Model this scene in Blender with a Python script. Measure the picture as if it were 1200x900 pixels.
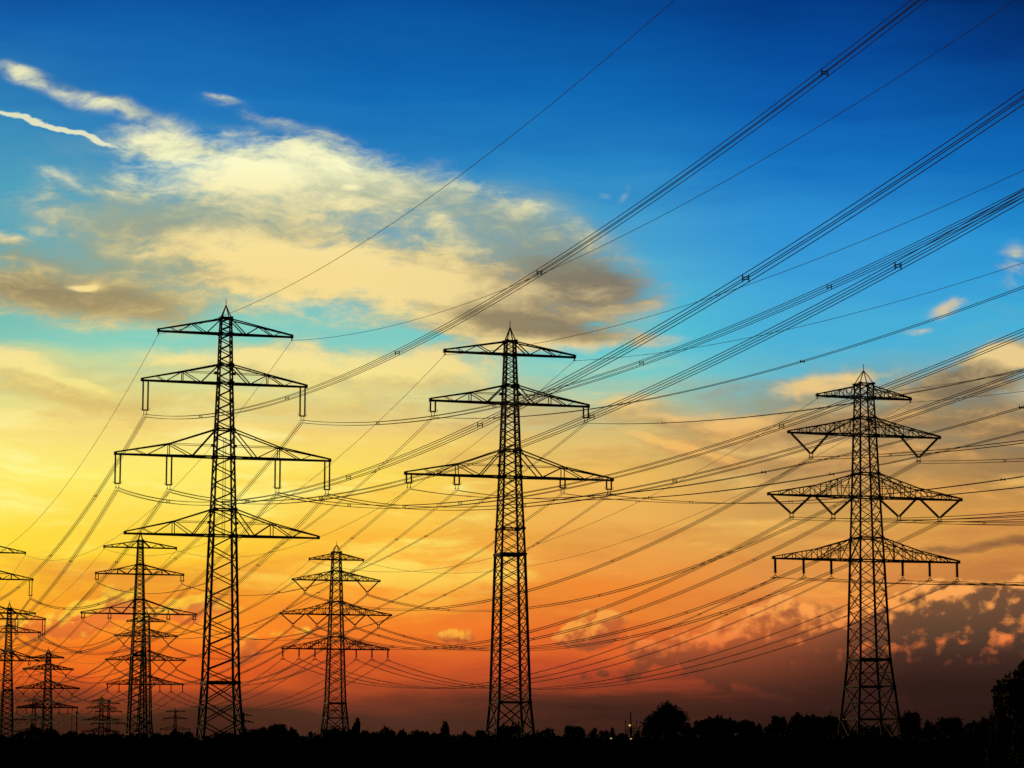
import bpy, math, random
from mathutils import Vector, Matrix, noise
R = math.radians
for o in list(bpy.data.objects): bpy.data.objects.remove(o)
sc = bpy.context.scene
col = sc.collection
random.seed(7)

# ------------------------------------------------------------------ camera
cd = bpy.data.cameras.new('camera'); cam = bpy.data.objects.new('camera', cd); col.objects.link(cam)
cd.sensor_width = 36; cd.lens = 96.0; cd.clip_start = 0.5; cd.clip_end = 40000
cam.location = (0, 0, 2); cam.rotation_euler = (R(90) + math.atan(453/3200), 0, 0)
sc.camera = cam

# ------------------------------------------------------------------ view, render
sc.view_settings.view_transform = 'Standard'; sc.view_settings.look = 'None'
sc.view_settings.exposure = 0; sc.view_settings.gamma = 1
sc.render.engine = 'CYCLES'
sc.cycles.max_bounces = 3; sc.cycles.diffuse_bounces = 1; sc.cycles.glossy_bounces = 1
sc.cycles.transparent_max_bounces = 4
sc.cycles.use_adaptive_sampling = True; sc.cycles.adaptive_threshold = .02; sc.cycles.adaptive_min_samples = 12

# ------------------------------------------------------------------ world
def lin(c):
    f = lambda v: (v/255/12.92) if v/255 <= .04045 else ((v/255+.055)/1.055)**2.4
    return (f(c[0]), f(c[1]), f(c[2]), 1)
w = bpy.data.worlds.new('World'); sc.world = w; w.use_nodes = True
NT = w.node_tree; NT.nodes.clear()
LK = NT.links.new
class S:                                        # a socket with arithmetic
    def __init__(s, k): s.k = k
    def op(s, o, b=None, c=None):
        n = NT.nodes.new('ShaderNodeMath'); n.operation = o; LK(s.k, n.inputs[0])
        for i, v in ((1, b), (2, c)):
            if v is None: continue
            if isinstance(v, S): LK(v.k, n.inputs[i])
            else: n.inputs[i].default_value = v
        return S(n.outputs[0])
    def __add__(s, b): return s.op('ADD', b)
    def __sub__(s, b): return s.op('SUBTRACT', b)
    def __mul__(s, b): return s.op('MULTIPLY', b)
    def __truediv__(s, b): return s.op('DIVIDE', b)
    def clamp(s):
        r = s.op('ADD', 0.0); r.k.node.use_clamp = True; return r
def smooth(x, a, b):
    n = NT.nodes.new('ShaderNodeMapRange'); n.interpolation_type = 'SMOOTHSTEP'
    LK(x.k, n.inputs[0]); n.inputs[1].default_value = a; n.inputs[2].default_value = b
    return S(n.outputs[0])
def mix(f, a, b):
    n = NT.nodes.new('ShaderNodeMix'); n.data_type = 'RGBA'
    if isinstance(f, S): LK(f.k, n.inputs[0])
    else: n.inputs[0].default_value = f
    for i, v in ((6, a), (7, b)):
        if isinstance(v, S): LK(v.k, n.inputs[i])
        else: n.inputs[i].default_value = lin(v)
    return S(n.outputs[2])
def vec(x, y, z=0.0):
    n = NT.nodes.new('ShaderNodeCombineXYZ')
    for i, v in enumerate((x, y, z)):
        if isinstance(v, S): LK(v.k, n.inputs[i])
        else: n.inputs[i].default_value = v
    return S(n.outputs[0])
def vop(o, a, b=None, scale=None):
    n = NT.nodes.new('ShaderNodeVectorMath'); n.operation = o; LK(a.k, n.inputs[0])
    if isinstance(b, S): LK(b.k, n.inputs[1])
    elif b is not None: n.inputs[1].default_value = b
    if scale is not None: n.inputs['Scale'].default_value = scale
    return S(n.outputs[1] if o in ('DOT_PRODUCT', 'LENGTH') else n.outputs[0])
def nz(p, scale, detail=4, rough=.5, sx=1, sy=1, off=0, color=False, rot=0, dist=0):
    m = NT.nodes.new('ShaderNodeMapping'); LK(p.k, m.inputs['Vector'])
    m.inputs['Scale'].default_value = (sx, sy, 1); m.inputs['Location'].default_value = (off, off*.37, off*.11)
    m.inputs['Rotation'].default_value = (0, 0, R(rot))
    n = NT.nodes.new('ShaderNodeTexNoise'); LK(m.outputs[0], n.inputs['Vector'])
    n.inputs['Scale'].default_value = scale; n.inputs['Detail'].default_value = detail
    n.inputs['Roughness'].default_value = rough; n.inputs['Distortion'].default_value = dist
    return S(n.outputs['Color' if color else 'Fac'])
def blob(p, x, y, rx, ry, rot=0, amp=1.0, acc=None):        # one soft patch of cloud: centre, radii, tilt
    u, v = p; c, s_ = math.cos(R(rot)), math.sin(R(rot)); x /= 1000; y /= 1000; rx /= 1000; ry /= 1000
    a = u.op('MULTIPLY_ADD', c/rx, -(c*x+s_*y)/rx); a = v.op('MULTIPLY_ADD', s_/rx, a)
    b = u.op('MULTIPLY_ADD', -s_/ry, (s_*x-c*y)/ry); b = v.op('MULTIPLY_ADD', c/ry, b)
    d = b.op('MULTIPLY_ADD', b, a*a)
    n = NT.nodes.new('ShaderNodeMath'); n.operation = 'POWER'; n.inputs[0].default_value = math.exp(-1); LK(d.k, n.inputs[1])
    return S(n.outputs[0]).op('MULTIPLY_ADD', float(amp), acc if acc is not None else 0.0)
def addup(p, l):                                 # float sockets only, patch after patch
    r = None
    for a in l: r = blob(p, *a, acc=r)
    return r
def ramp(v, stops):                              # stops: (height, colour); v in thousandths, 0..0.95
    n = NT.nodes.new('ShaderNodeValToRGB'); LK(v.k, n.inputs[0]); e = n.color_ramp.elements
    while len(e) > 1: e.remove(e[-1])
    e[0].position = stops[0][0]/1000; e[0].color = lin(stops[0][1])
    for y, c in stops[1:]:
        k = e.new(y/1000); k.color = lin(c)
    return S(n.outputs[0])
#SKY-BEGIN
tc = NT.nodes.new('ShaderNodeTexCoord')
sp = NT.nodes.new('ShaderNodeSeparateXYZ'); LK(tc.outputs['Generated'], sp.inputs[0])
dx, dy, dz = (S(sp.outputs[i]) for i in range(3))
az = dx.op('ARCTAN2', dy); el = dz.op('ARCSINE')           # azimuth from north, elevation
U = az*3.2 + .6                                             # both in radians, scaled
V = (el*-3.2) + .903
P0 = vec(U, V)
def warp(p, scale, amp, off, **k):
    c = vop('SUBTRACT', nz(p, scale, 3, .55, off=off, color=True, **k), (.5, .5, .5))
    return vop('ADD', p, vop('SCALE', c, scale=amp))
P = warp(P0, 5, .05, 3.1, sy=1.6)
PF = warp(P, 26, .018, 9.3, sy=1.7)
def uv(p):
    n = NT.nodes.new('ShaderNodeSeparateXYZ'); LK(p.k, n.inputs[0]); return S(n.outputs[0]), S(n.outputs[1])
QP = uv(P); QF = uv(PF); Q0 = (U, V); VW = QP[1]
VB = (VW*.5) + (V*.5) + (nz(P, 5, 6, .6, sx=.6, sy=5, off=8.8, rot=-3) - .5)*.085
cols = [
 (-100, [(0,(14,78,152)),(60,(22,98,172)),(130,(52,132,182)),(200,(74,154,186)),(280,(84,166,186)),(340,(104,166,168)),(400,(128,194,180)),(450,(200,220,155)),(500,(250,226,128)),(560,(255,243,118)),(640,(255,224,58)),(700,(254,190,40)),(745,(255,158,32)),(785,(236,102,28)),(815,(136,52,24)),(845,(62,34,18)),(903,(38,20,14))]),
 (200, [(0,(12,82,158)),(60,(18,98,174)),(130,(30,115,186)),(200,(58,144,192)),(280,(90,170,190)),(340,(95,190,195)),(400,(135,210,190)),(450,(215,220,150)),(500,(246,216,124)),(560,(255,236,108)),(640,(255,210,58)),(700,(255,168,40)),(745,(254,136,34)),(785,(230,94,30)),(815,(150,66,36)),(845,(80,44,28)),(903,(45,26,20))]),
 (450, [(0,(8,78,154)),(60,(12,92,168)),(130,(20,108,182)),(200,(42,130,192)),(280,(80,165,200)),(340,(100,185,200)),(400,(130,205,195)),(450,(200,210,155)),(500,(242,206,118)),(560,(254,222,92)),(640,(253,188,62)),(700,(252,148,46)),(745,(248,128,40)),(785,(214,90,38)),(815,(138,60,36)),(845,(84,48,34)),(903,(50,30,24))]),
 (700, [(0,(6,72,144)),(60,(10,88,164)),(130,(18,108,182)),(200,(38,132,196)),(280,(70,160,205)),(340,(85,180,210)),(400,(90,200,210)),(450,(130,205,195)),(500,(215,190,120)),(560,(240,190,95)),(640,(238,165,75)),(700,(240,138,50)),(745,(236,108,42)),(785,(184,72,40)),(815,(92,46,32)),(845,(60,34,26)),(903,(42,26,20))]),
 (950, [(0,(4,58,132)),(60,(6,72,152)),(130,(12,92,172)),(200,(22,115,192)),(280,(48,145,212)),(340,(62,160,216)),(400,(75,175,214)),(450,(100,185,205)),(490,(150,152,124)),(540,(174,140,92)),(620,(215,160,80)),(690,(225,142,68)),(735,(210,112,55)),(775,(120,62,42)),(815,(64,34,28)),(845,(48,28,22)),(903,(36,22,18))]),
 (1250,[(0,(2,34,84)),(60,(4,52,120)),(130,(8,76,152)),(200,(14,104,182)),(280,(34,138,205)),(340,(50,158,215)),(400,(70,176,214)),(450,(105,175,190)),(490,(128,122,100)),(560,(152,120,78)),(620,(225,160,70)),(660,(205,135,65)),(700,(160,95,58)),(745,(86,56,44)),(785,(58,36,30)),(815,(46,26,22)),(845,(40,24,20)),(903,(30,20,16))])]
def field(cols, u, v):
    r = ramp(v, cols[0][1])
    for (xa, a), (xb, b) in zip(cols, cols[1:]):
        r = mix(smooth(u, xa/1000, xb/1000), r, ramp(v, b))
    return r
sky = field(cols, U, VB)
# colour of sunlit cloud and of its shaded side, by elevation
litL = ramp(V, [(0,(225,225,190)),(150,(245,240,190)),(200,(255,252,200)),(260,(250,228,160)),(330,(250,222,145)),(420,(248,226,150)),(520,(255,240,120)),(620,(255,215,60)),(700,(255,200,60)),(740,(255,195,60)),(770,(255,120,50)),(820,(140,60,40))])
litR = ramp(V, [(0,(150,190,210)),(200,(200,215,200)),(290,(235,225,165)),(340,(225,200,150)),(430,(235,205,140)),(520,(240,185,105)),(600,(235,165,78)),(640,(235,150,70)),(690,(255,172,88)),(720,(252,158,76)),(760,(240,122,60)),(800,(130,64,42))])
lit = mix(smooth(U, .35, .85), litL, litR)
darL = ramp(V, [(0,(70,120,150)),(110,(95,130,140)),(180,(146,166,156)),(260,(150,168,150)),(300,(158,150,116)),(350,(150,134,98)),(430,(196,166,110)),(520,(215,180,95)),(620,(225,165,60)),(700,(175,105,55)),(740,(225,95,50)),(790,(150,60,35)),(840,(60,34,24))])
darR = ramp(V, [(0,(50,110,160)),(180,(90,150,180)),(280,(130,150,145)),(330,(124,116,100)),(370,(134,118,94)),(430,(120,106,86)),(480,(135,115,88)),(550,(150,112,74)),(620,(150,105,62)),(660,(130,84,58)),(710,(108,76,54)),(750,(82,60,46)),(775,(64,42,34)),(800,(50,30,25)),(840,(42,26,22))])
dark = mix(smooth(U, .35, .8), darL, darR)
# two fields of vapour: streaky high cloud and billowing low cloud
n1 = nz(P, 7, 7, .55, sy=2.2, off=1.3, rot=-12)
n2 = nz(PF, 34, 5, .6, sy=2.0, off=4.7, rot=-10)
n3 = nz(PF, 13, 8, .68, sx=.8, sy=3.4, off=7.1, rot=-14)
n4 = nz(PF, 22, 5, .6, sx=.9, sy=2.0, off=2.9, rot=-18)
tex = (n1 - .5)*1.9 + (n2 - .5)*.8 + (n3 - .5)*1.9 + (n4 - .5)*1.1
shadeH = [ # shaded patches (positive) of the high cloud
 (175,264,130,24,5,1.05),(110,118,60,6,12,1.2),(150,140,40,6,14,.8),(690,325,84,34,16,1.15),(610,300,50,14,12,.5),(640,385,80,13,6,1.0),(560,372,50,12,10,.4),(60,352,140,22,4,.8),(30,308,110,8,3,.9),
 (60,478,190,12,5,.6),(330,486,160,9,0,.5),(480,475,90,10,-4,.5),(600,265,70,12,4,.5),(440,235,70,14,8,.35),(205,378,40,8,4,.4),
 (1110,462,60,16,-14,.9),(1170,470,50,16,-8,.9),(1070,510,60,12,-6,.5),(1180,510,60,14,-6,.6),(830,548,100,10,4,.35),(1140,565,110,14,4,.6),(1150,652,75,6,1,2.0),(960,515,50,9,-4,.4)]
litH = [
 (248,213,90,18,2,2.3),(160,168,40,7,18,.6),(240,170,60,8,8,.9),(330,186,80,9,8,.9),(70,126,44,4,16,1.3),(120,134,40,4,12,.8),(80,228,24,5,30,.8),
 (350,310,110,22,8,1.3),(430,335,100,24,8,.9),(290,315,50,22,14,.7),(408,196,10,5,20,.9),(410,222,12,4,0,.8),(518,270,22,10,30,1.5),(548,290,30,8,10,1.3),(480,340,60,14,8,.6),
 (330,360,90,14,10,.7),(500,375,70,12,6,.5),(700,338,22,9,10,.9),(100,340,16,3,0,2.4),(20,290,50,6,-6,.8),(650,408,100,6,3,.9),(585,415,40,6,0,.6),
 (20,435,50,12,12,1.1),(80,452,50,7,14,.7),(240,424,80,10,0,1.2),(370,430,60,9,0,.8),(470,432,90,16,2,1.1),(560,440,40,8,4,.6),(735,470,34,8,4,1.4),(800,490,50,5,4,.9),(745,512,40,5,12,1.2),(800,530,50,5,14,1.2),
 (940,468,44,7,-6,1.0),(990,452,40,5,-6,.9),(860,500,40,6,-2,.9),(1170,428,24,6,6,1.8),(1195,436,16,8,-10,1.2),(1060,440,40,4,-18,.8),(1110,372,20,6,-12,1.0),(1075,397,16,4,0,1.0),(1195,335,12,18,0,.9),(950,530,50,6,-3,.8),(1060,592,60,5,0,.7),(1010,545,40,5,0,.6),(1120,618,120,8,-1,.9)]
envH = [
 (300,213,150,38,6,1.2),(190,178,60,18,14,.8),(100,128,76,10,14,.62),(20,104,46,8,16,.48),(430,215,120,34,8,.95),(540,235,60,22,12,.7),(620,262,80,24,10,.6),(520,262,30,16,0,.3),
 (190,262,170,34,4,.8),(75,228,36,12,26,.55),(400,322,160,48,8,1.3),(290,330,70,34,18,.7),(560,345,100,40,8,1.0),(690,330,80,38,16,1.35),(640,378,90,22,6,.9),(540,390,100,20,4,.7),
 (50,346,165,36,4,1.25),(170,365,70,22,6,.7),(15,292,60,10,-4,.7),(20,440,70,24,10,.9),(90,468,120,20,6,.8),(260,428,120,18,0,1.0),(420,440,120,28,2,1.0),(520,435,80,22,2,.8),(330,478,180,14,0,.6),(690,402,90,9,3,.8),(600,412,60,9,2,.7),
 (738,472,46,14,4,1.1),(790,495,70,12,4,.9),(760,516,60,9,11,.9),(810,535,60,9,12,.9),(950,468,60,13,-6,1.0),(1000,450,50,9,-6,.8),(870,508,80,16,-3,.9),(980,505,90,16,-4,.8),(1110,455,90,20,-16,1.2),(1170,450,60,22,-10,1.0),(1180,428,30,10,0,.8),(1090,500,110,18,-5,1.0),(1180,512,70,22,-4,.9),
 (960,545,130,16,0,.6),(1120,590,150,24,0,.7),(1060,545,90,10,0,.5),(1112,372,26,9,-12,.75),(1075,397,18,5,0,.6),(1192,330,20,28,0,.7),(1150,652,90,8,1,1.3),(740,222,16,7,-60,.35),(715,225,10,6,0,.3),(255,128,26,5,8,.55),(400,168,16,4,10,.45),(505,200,12,3,0,.25),(300,146,90,8,12,.35),(140,30,40,4,0,.1)]
eH = addup(QP, envH)
tg = tex*smooth(eH, .02, .55)
aH = smooth(eH*1.0 + tg*.95, .10, 1.30)
lH = addup(QP, litH) - addup(QP, shadeH)
sH = smooth(lH + tex*1.05, -.95, .95)
veil = smooth(addup(QP, [(430,240,260,70,10,1.0),(640,300,130,60,16,1.0),(200,270,150,40,6,.8),(90,210,110,60,10,.5),(250,330,200,50,0,.7),(60,330,170,60,0,.9),(560,390,160,30,4,.8),(1050,480,230,60,-8,.9),(1180,350,60,60,0,.35)]) + (n1 - .5)*1.2 + (n3 - .5)*.9, .25, 1.5)
vcol = mix(smooth(U, .35, .9), ramp(V, [(100,(90,140,165)),(200,(135,172,170)),(270,(160,170,142)),(330,(165,155,112)),(400,(190,190,135))]), ramp(V, [(150,(60,130,180)),(250,(120,160,165)),(320,(135,140,125)),(400,(140,160,150)),(470,(140,135,112)),(560,(165,130,88))]))
sky = mix(veil*.72, sky, vcol)
# long streaks of thin cloud across the bright band
n5 = nz(P, 3.2, 8, .64, sx=1.0, sy=4.6, off=12.4, rot=-5); n6 = nz(P, 4.1, 8, .64, sx=1.0, sy=4.8, off=17.9, rot=4)
band = smooth(V, .40, .50)*smooth(V, .78, .66)
tan = mix(smooth(U, .4, 1.0), ramp(V, [(400,(190,180,130)),(500,(226,188,108)),(600,(246,190,70)),(700,(228,132,48)),(760,(206,86,36))]), ramp(V, [(400,(130,140,125)),(500,(150,126,92)),(600,(196,136,78)),(700,(196,104,56)),(760,(140,66,42))]))
cream = mix(smooth(U, .4, 1.0), ramp(V, [(400,(240,232,165)),(500,(255,238,150)),(560,(255,252,160)),(640,(255,242,110)),(720,(255,190,64)),(760,(255,150,48))]), ramp(V, [(400,(180,200,170)),(500,(232,190,118)),(600,(242,184,94)),(700,(252,164,70)),(760,(240,120,54))]))
sky = mix(smooth(n5, .46, .66)*band*.85, sky, tan)
sky = mix(smooth(n6, .49, .68)*band*.85, sky, cream)
c1 = mix(aH*.97, sky, mix(sH, dark, lit))
# a short vapour trail
vt = smooth(blob(QF, 25, 150, 62, 4.6, 15, 1.0) + blob(QF, 95, 171, 44, 3.6, 17, 1.0) + (n2-.5)*.4, .3, .8)
c1 = mix(vt*.75, c1, (250,246,196))
# low cumulus
def billow(p, off):
    r = (nz(p, 17, 6, .62, sy=1.25, off=off) - .5)*2.3
    for sc_, k in ((40, .8), (88, .36)):
        m = NT.nodes.new('ShaderNodeTexVoronoi'); m.feature = 'SMOOTH_F1'
        m.inputs['Scale'].default_value = sc_; m.inputs['Smoothness'].default_value = .35; LK(p.k, m.inputs['Vector'])
        r = r + (S(m.outputs['Distance'])*-1.0 + .45)*k
    return r
envC = [(1150,768,170,50,2,2.2),(1000,785,200,28,0,1.7),(1130,712,90,22,-4,.95),(1170,698,40,16,0,.5),(930,742,64,28,0,1.2),(910,716,28,20,-30,.75),(860,757,70,18,-4,.9),(975,738,36,20,0,.7),(1065,728,44,20,-10,.9),(1040,725,34,16,0,.5),(780,768,80,12,0,.7),
 (704,737,32,20,-16,1.15),(690,752,46,14,0,.6),(720,790,44,12,0,.6),(535,748,28,12,0,.6),(110,724,56,18,-20,1.1),(60,742,54,18,0,.9),(145,706,28,16,-14,.7),(230,714,50,16,-4,1.15),(180,724,40,14,0,.6),(295,768,30,14,-12,.95),(205,772,30,10,0,.7),(400,735,46,18,-4,.5),(330,747,40,10,0,.4)]
PC = warp(P0, 34, .012, 5.5)
b0 = billow(PC, 2.2); E0 = addup(Q0, envC); T0 = E0 + b0*smooth(E0, .02, .4)
PS = vop('ADD', PC, (-.005, -.008, 0)); b1 = billow(PS, 2.2)
E1 = addup((U + -.003, V + -.005), envC); T1 = E1 + b1*smooth(E1, .02, .4)
aC = smooth(T0 + (n2 - .5)*.5, .34, .74)
rel = smooth((T0 - T1)*.9 + (n2 - .5)*.35 - smooth(E0, .8, 1.9)*.26, -.16, .42)
litx = [(1155,692,60,9,-4,1.0),(1090,704,26,8,-4,.7),(1180,752,30,10,-16,1.2),(925,730,70,14,0,.5),(95,720,70,16,-16,.6),(225,712,50,14,0,-1.2),(400,735,44,16,0,-.6)]
rl = ((rel + addup(Q0, litx)*(b0*.8 + .1))*smooth(V, .80, .745)).clamp()
darkC = mix(smooth(U, .2, .6), ramp(V, [(600,(205,150,60)),(700,(186,122,62)),(730,(240,122,50)),(800,(150,66,38))]), mix(smooth(U, .82, 1.08), ramp(V, [(600,(215,150,70)),(700,(190,112,60)),(735,(196,98,50)),(770,(146,72,44)),(810,(80,44,32))]), darR))
c2 = mix(aC*.92, c1, mix(rl, darkC, lit))
# the last few degrees above the land: murk
fine = nz(P0, 420, 2, .6)
c2 = vop('SCALE', c2, scale=1.0)
gr = (fine - .5)*.10 + 1.0
NTs = NT.nodes.new('ShaderNodeVectorMath'); NTs.operation = 'SCALE'; LK(c2.k, NTs.inputs[0]); LK(gr.k, NTs.inputs['Scale'])
c3 = S(NTs.outputs[0])
# away from the sunset the dusk sky is dim; a little real sky light is kept
nish = NT.nodes.new('ShaderNodeTexSky'); nish.sky_type = 'NISHITA'; nish.sun_disc = False
nish.sun_elevation = R(2); nish.sun_rotation = R(-10)
nl = vop('SCALE', S(nish.outputs[0]), scale=.004)
front = smooth(az.op('ABSOLUTE'), 1.3, .5)*smooth(el, .75, .35)
full = mix(front, nl, c3)
bg = NT.nodes.new('ShaderNodeBackground'); LK(full.k, bg.inputs[0]); bg.inputs[1].default_value = 1.0
wo = NT.nodes.new('ShaderNodeOutputWorld'); LK(bg.outputs[0], wo.inputs[0])
w.cycles.sampling_method = 'MANUAL'; w.cycles.sample_map_resolution = 512
#SKY-END
# ------------------------------------------------------------------ sun (just above the horizon, behind the left pylons)
sd = bpy.data.lights.new('sun', 'SUN'); sd.energy = .6; sd.angle = R(.5); sd.color = (1, .62, .25)
sun = bpy.data.objects.new('sun', sd); col.objects.link(sun)
sdir = Vector((-math.sin(R(38))*math.cos(R(4)), math.cos(R(38))*math.cos(R(4)), math.sin(R(4))))
sun.rotation_euler = sdir.to_track_quat('Z', 'Y').to_euler(); sun.location = sdir*300

# ------------------------------------------------------------------ materials
def mat(name, base, rough=.7, metal=0., var=.35, scale=3., bump=0., emit=None, es=0):
    m = bpy.data.materials.new(name); m.use_nodes = True; nt = m.node_tree; b = nt.nodes['Principled BSDF']
    b.inputs['Roughness'].default_value = rough; b.inputs['Metallic'].default_value = metal
    t = nt.nodes.new('ShaderNodeTexCoord'); n = nt.nodes.new('ShaderNodeTexNoise'); n.inputs['Scale'].default_value = scale
    n.inputs['Detail'].default_value = 4; nt.links.new(t.outputs['Object'], n.inputs['Vector'])
    r = nt.nodes.new('ShaderNodeValToRGB'); nt.links.new(n.outputs['Fac'], r.inputs[0])
    r.color_ramp.elements[0].color = tuple(c*(1-var) for c in base)+(1,); r.color_ramp.elements[0].position = .3
    r.color_ramp.elements[1].color = tuple(min(1, c*(1+var)) for c in base)+(1,); r.color_ramp.elements[1].position = .7
    nt.links.new(r.outputs[0], b.inputs['Base Color'])
    if bump:
        bn = nt.nodes.new('ShaderNodeBump'); bn.inputs['Strength'].default_value = bump
        nt.links.new(n.outputs['Fac'], bn.inputs['Height']); nt.links.new(bn.outputs[0], b.inputs['Normal'])
    if emit: b.inputs['Emission Color'].default_value = emit+(1,); b.inputs['Emission Strength'].default_value = es
    return m
M_STEEL = mat('painted_steel', (.06, .06, .045), .75, 0, .3, 1.5)
M_INS = mat('brown_glazed_porcelain', (.05, .022, .015), .45, 0, .2, 4)
M_WIRE = mat('weathered_aluminium_wire', (.05, .05, .05), .8, 0, .2, 1)
M_FIT = mat('galvanised_fittings', (.07, .07, .07), .7, 0, .2, 4)
M_LEAF = mat('dark_foliage', (.035, .05, .018), .9, 0, .5, .8)
M_LEAF2 = mat('olive_foliage', (.045, .05, .02), .9, 0, .5, .8)
M_BARK = mat('bark', (.06, .045, .03), .95, 0, .4, 6, .4)
M_SOIL = mat('meadow_soil', (.045, .042, .025), .95, 0, .5, .2, .3)
M_LAMP = mat('lamp_glass', (.8, .7, .4), .5, 0, 0, 1, 0, (1., .72, .12), .7)
M_WALL = mat('rendered_wall', (.3, .28, .25), .9, 0, .2, 2)
M_ROOF = mat('dark_roof_tiles', (.08, .04, .03), .9, 0, .3, 5)
M_CONC = mat('concrete', (.3, .29, .27), .9, 0, .2, 3)

# ------------------------------------------------------------------ mesh helpers
WF = 1.0
class MB:
    def __init__(s): s.v = []; s.f = []
    def bar(s, p, q, w, h=None):
        p = Vector(p); q = Vector(q); h = h or w; d = q-p
        if d.length < 1e-6: return
        d.normalize(); up = Vector((0, 0, 1)) if abs(d.z) < .95 else Vector((0, 1, 0))
        a = d.cross(up).normalized()*w*WF/2; b = d.cross(a).normalized()*h*WF/2
        i = len(s.v)
        for c in (p, q): s.v += [c-a-b, c+a-b, c+a+b, c-a+b]
        s.f += [(i, i+1, i+5, i+4), (i+1, i+2, i+6, i+5), (i+2, i+3, i+7, i+6), (i+3, i, i+4, i+7), (i+3, i+2, i+1, i), (i+4, i+5, i+6, i+7)]
    def angle(s, p, q, w, t=None):              # rolled L section, the real shape of pylon steel
        p = Vector(p); q = Vector(q); d = (q-p)
        if d.length < 1e-6: return
        d.normalize(); up = Vector((0, 0, 1)) if abs(d.z) < .95 else Vector((0, 1, 0))
        w *= WF; a = d.cross(up).normalized(); b = d.cross(a).normalized(); t = (t*WF if t else w*.3)
        for (x0, x1, y0, y1) in ((0, w, 0, t), (0, t, t, w)):
            i = len(s.v)
            for c in (p, q):
                for x, y in ((x0, y0), (x1, y0), (x1, y1), (x0, y1)): s.v.append(c + a*(x-w/2) + b*(y-w/2))
            s.f += [(i, i+1, i+5, i+4), (i+1, i+2, i+6, i+5), (i+2, i+3, i+7, i+6), (i+3, i, i+4, i+7), (i+3, i+2, i+1, i), (i+4, i+5, i+6, i+7)]
    def box(s, c, sx, sy, sz):
        s.bar((c[0]-sx/2, c[1], c[2]), (c[0]+sx/2, c[1], c[2]), sy, sz)
    def tube(s, pts, rad, n=5, cap=False):
        k0 = len(s.v); N = len(pts)
        for i, p in enumerate(pts):
            p = Vector(p); d = Vector(pts[min(i+1, N-1)])-Vector(pts[max(i-1, 0)]); d.normalize()
            up = Vector((0, 0, 1)) if abs(d.z) < .95 else Vector((0, 1, 0))
            a = d.cross(up).normalized(); b = d.cross(a).normalized(); r = rad[i] if isinstance(rad, list) else rad
            for j in range(n):
                t = 2*math.pi*j/n; s.v.append(p + a*math.cos(t)*r + b*math.sin(t)*r)
        for i in range(N-1):
            for j in range(n):
                s.f.append((k0+i*n+j, k0+i*n+(j+1) % n, k0+(i+1)*n+(j+1) % n, k0+(i+1)*n+j))
        s.f.append(tuple(k0+j for j in range(n-1, -1, -1))); s.f.append(tuple(k0+(N-1)*n+j for j in range(n)))
    def leaf(s, c, r):
        n = Vector((random.gauss(0, 1), random.gauss(0, 1), random.gauss(0, 1))).normalized()
        a = n.orthogonal().normalized(); b = n.cross(a); t = random.random()*6.28
        a, b = a*math.cos(t)+b*math.sin(t), b*math.cos(t)-a*math.sin(t)
        i = len(s.v); c = Vector(c)
        s.v += [c-a*r, c-b*r*.55+a*r*.1, c+a*r, c+b*r*.55+a*r*.1]; s.f.append((i, i+1, i+2, i+3))
    def ball(s, c, rx, ry, rz, nu=10, nv=7, wob=.12):
        k0 = len(s.v); c = Vector(c)
        for i in range(nv+1):
            th = math.pi*i/nv
            for j in range(nu):
                ph = 2*math.pi*j/nu; d = Vector((math.sin(th)*math.cos(ph), math.sin(th)*math.sin(ph), math.cos(th)))
                k = 1 + wob*noise.noise(d*2.3+c)*2
                s.v.append(c + Vector((d.x*rx*k, d.y*ry*k, d.z*rz*k)))
        for i in range(nv):
            for j in range(nu):
                s.f.append((k0+i*nu+j, k0+(i+1)*nu+j, k0+(i+1)*nu+(j+1) % nu, k0+i*nu+(j+1) % nu))
    def build(s, name, m, parent=None, loc=None, smooth=False):
        me = bpy.data.meshes.new(name); me.from_pydata([tuple(v) for v in s.v], [], s.f); me.validate(); me.update()
        me.materials.append(m)
        if smooth: me.polygons.foreach_set('use_smooth', [True]*len(me.polygons))
        o = bpy.data.objects.new(name, me); col.objects.link(o)
        if parent: o.parent = parent
        if loc: o.location = loc
        return o
def tag(o, label=None, cat=None, group=None, kind=None):
    if label: o['label'] = label
    if cat: o['category'] = cat
    if group: o['group'] = group
    if kind: o['kind'] = kind
    return o
def empty(name, loc=(0, 0, 0), rz=0):
    o = bpy.data.objects.new(name, None); col.objects.link(o); o.location = loc; o.rotation_euler = (0, 0, rz)
    o.empty_display_size = .5; return o
def copy_tree(o, parent=None):
    c = o.copy(); col.objects.link(c); c.parent = parent
    for ch in list(o.children): copy_tree(ch, c)
    return c

# ------------------------------------------------------------------ ground
g = MB(); n = 40; W_ = 16000
for j in range(n+1):
    for i in range(n+1):
        x = (i/n*2-1); y = (j/n*2-1)
        X, Y = math.copysign(abs(x)**2.2, x)*W_, math.copysign(abs(y)**2.2, y)*W_
        g.v.append(Vector((X, Y, noise.noise(Vector((X/180, Y/180, 0)))*.35 if abs(X)+abs(Y) > 30 else 0)))
for j in range(n):
    for i in range(n):
        k = j*(n+1)+i; g.f.append((k, k+1, k+n+2, k+n+1))
tag(g.build('ground', M_SOIL, smooth=True), 'flat dark farmland stretching to the horizon', kind='structure')

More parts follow.
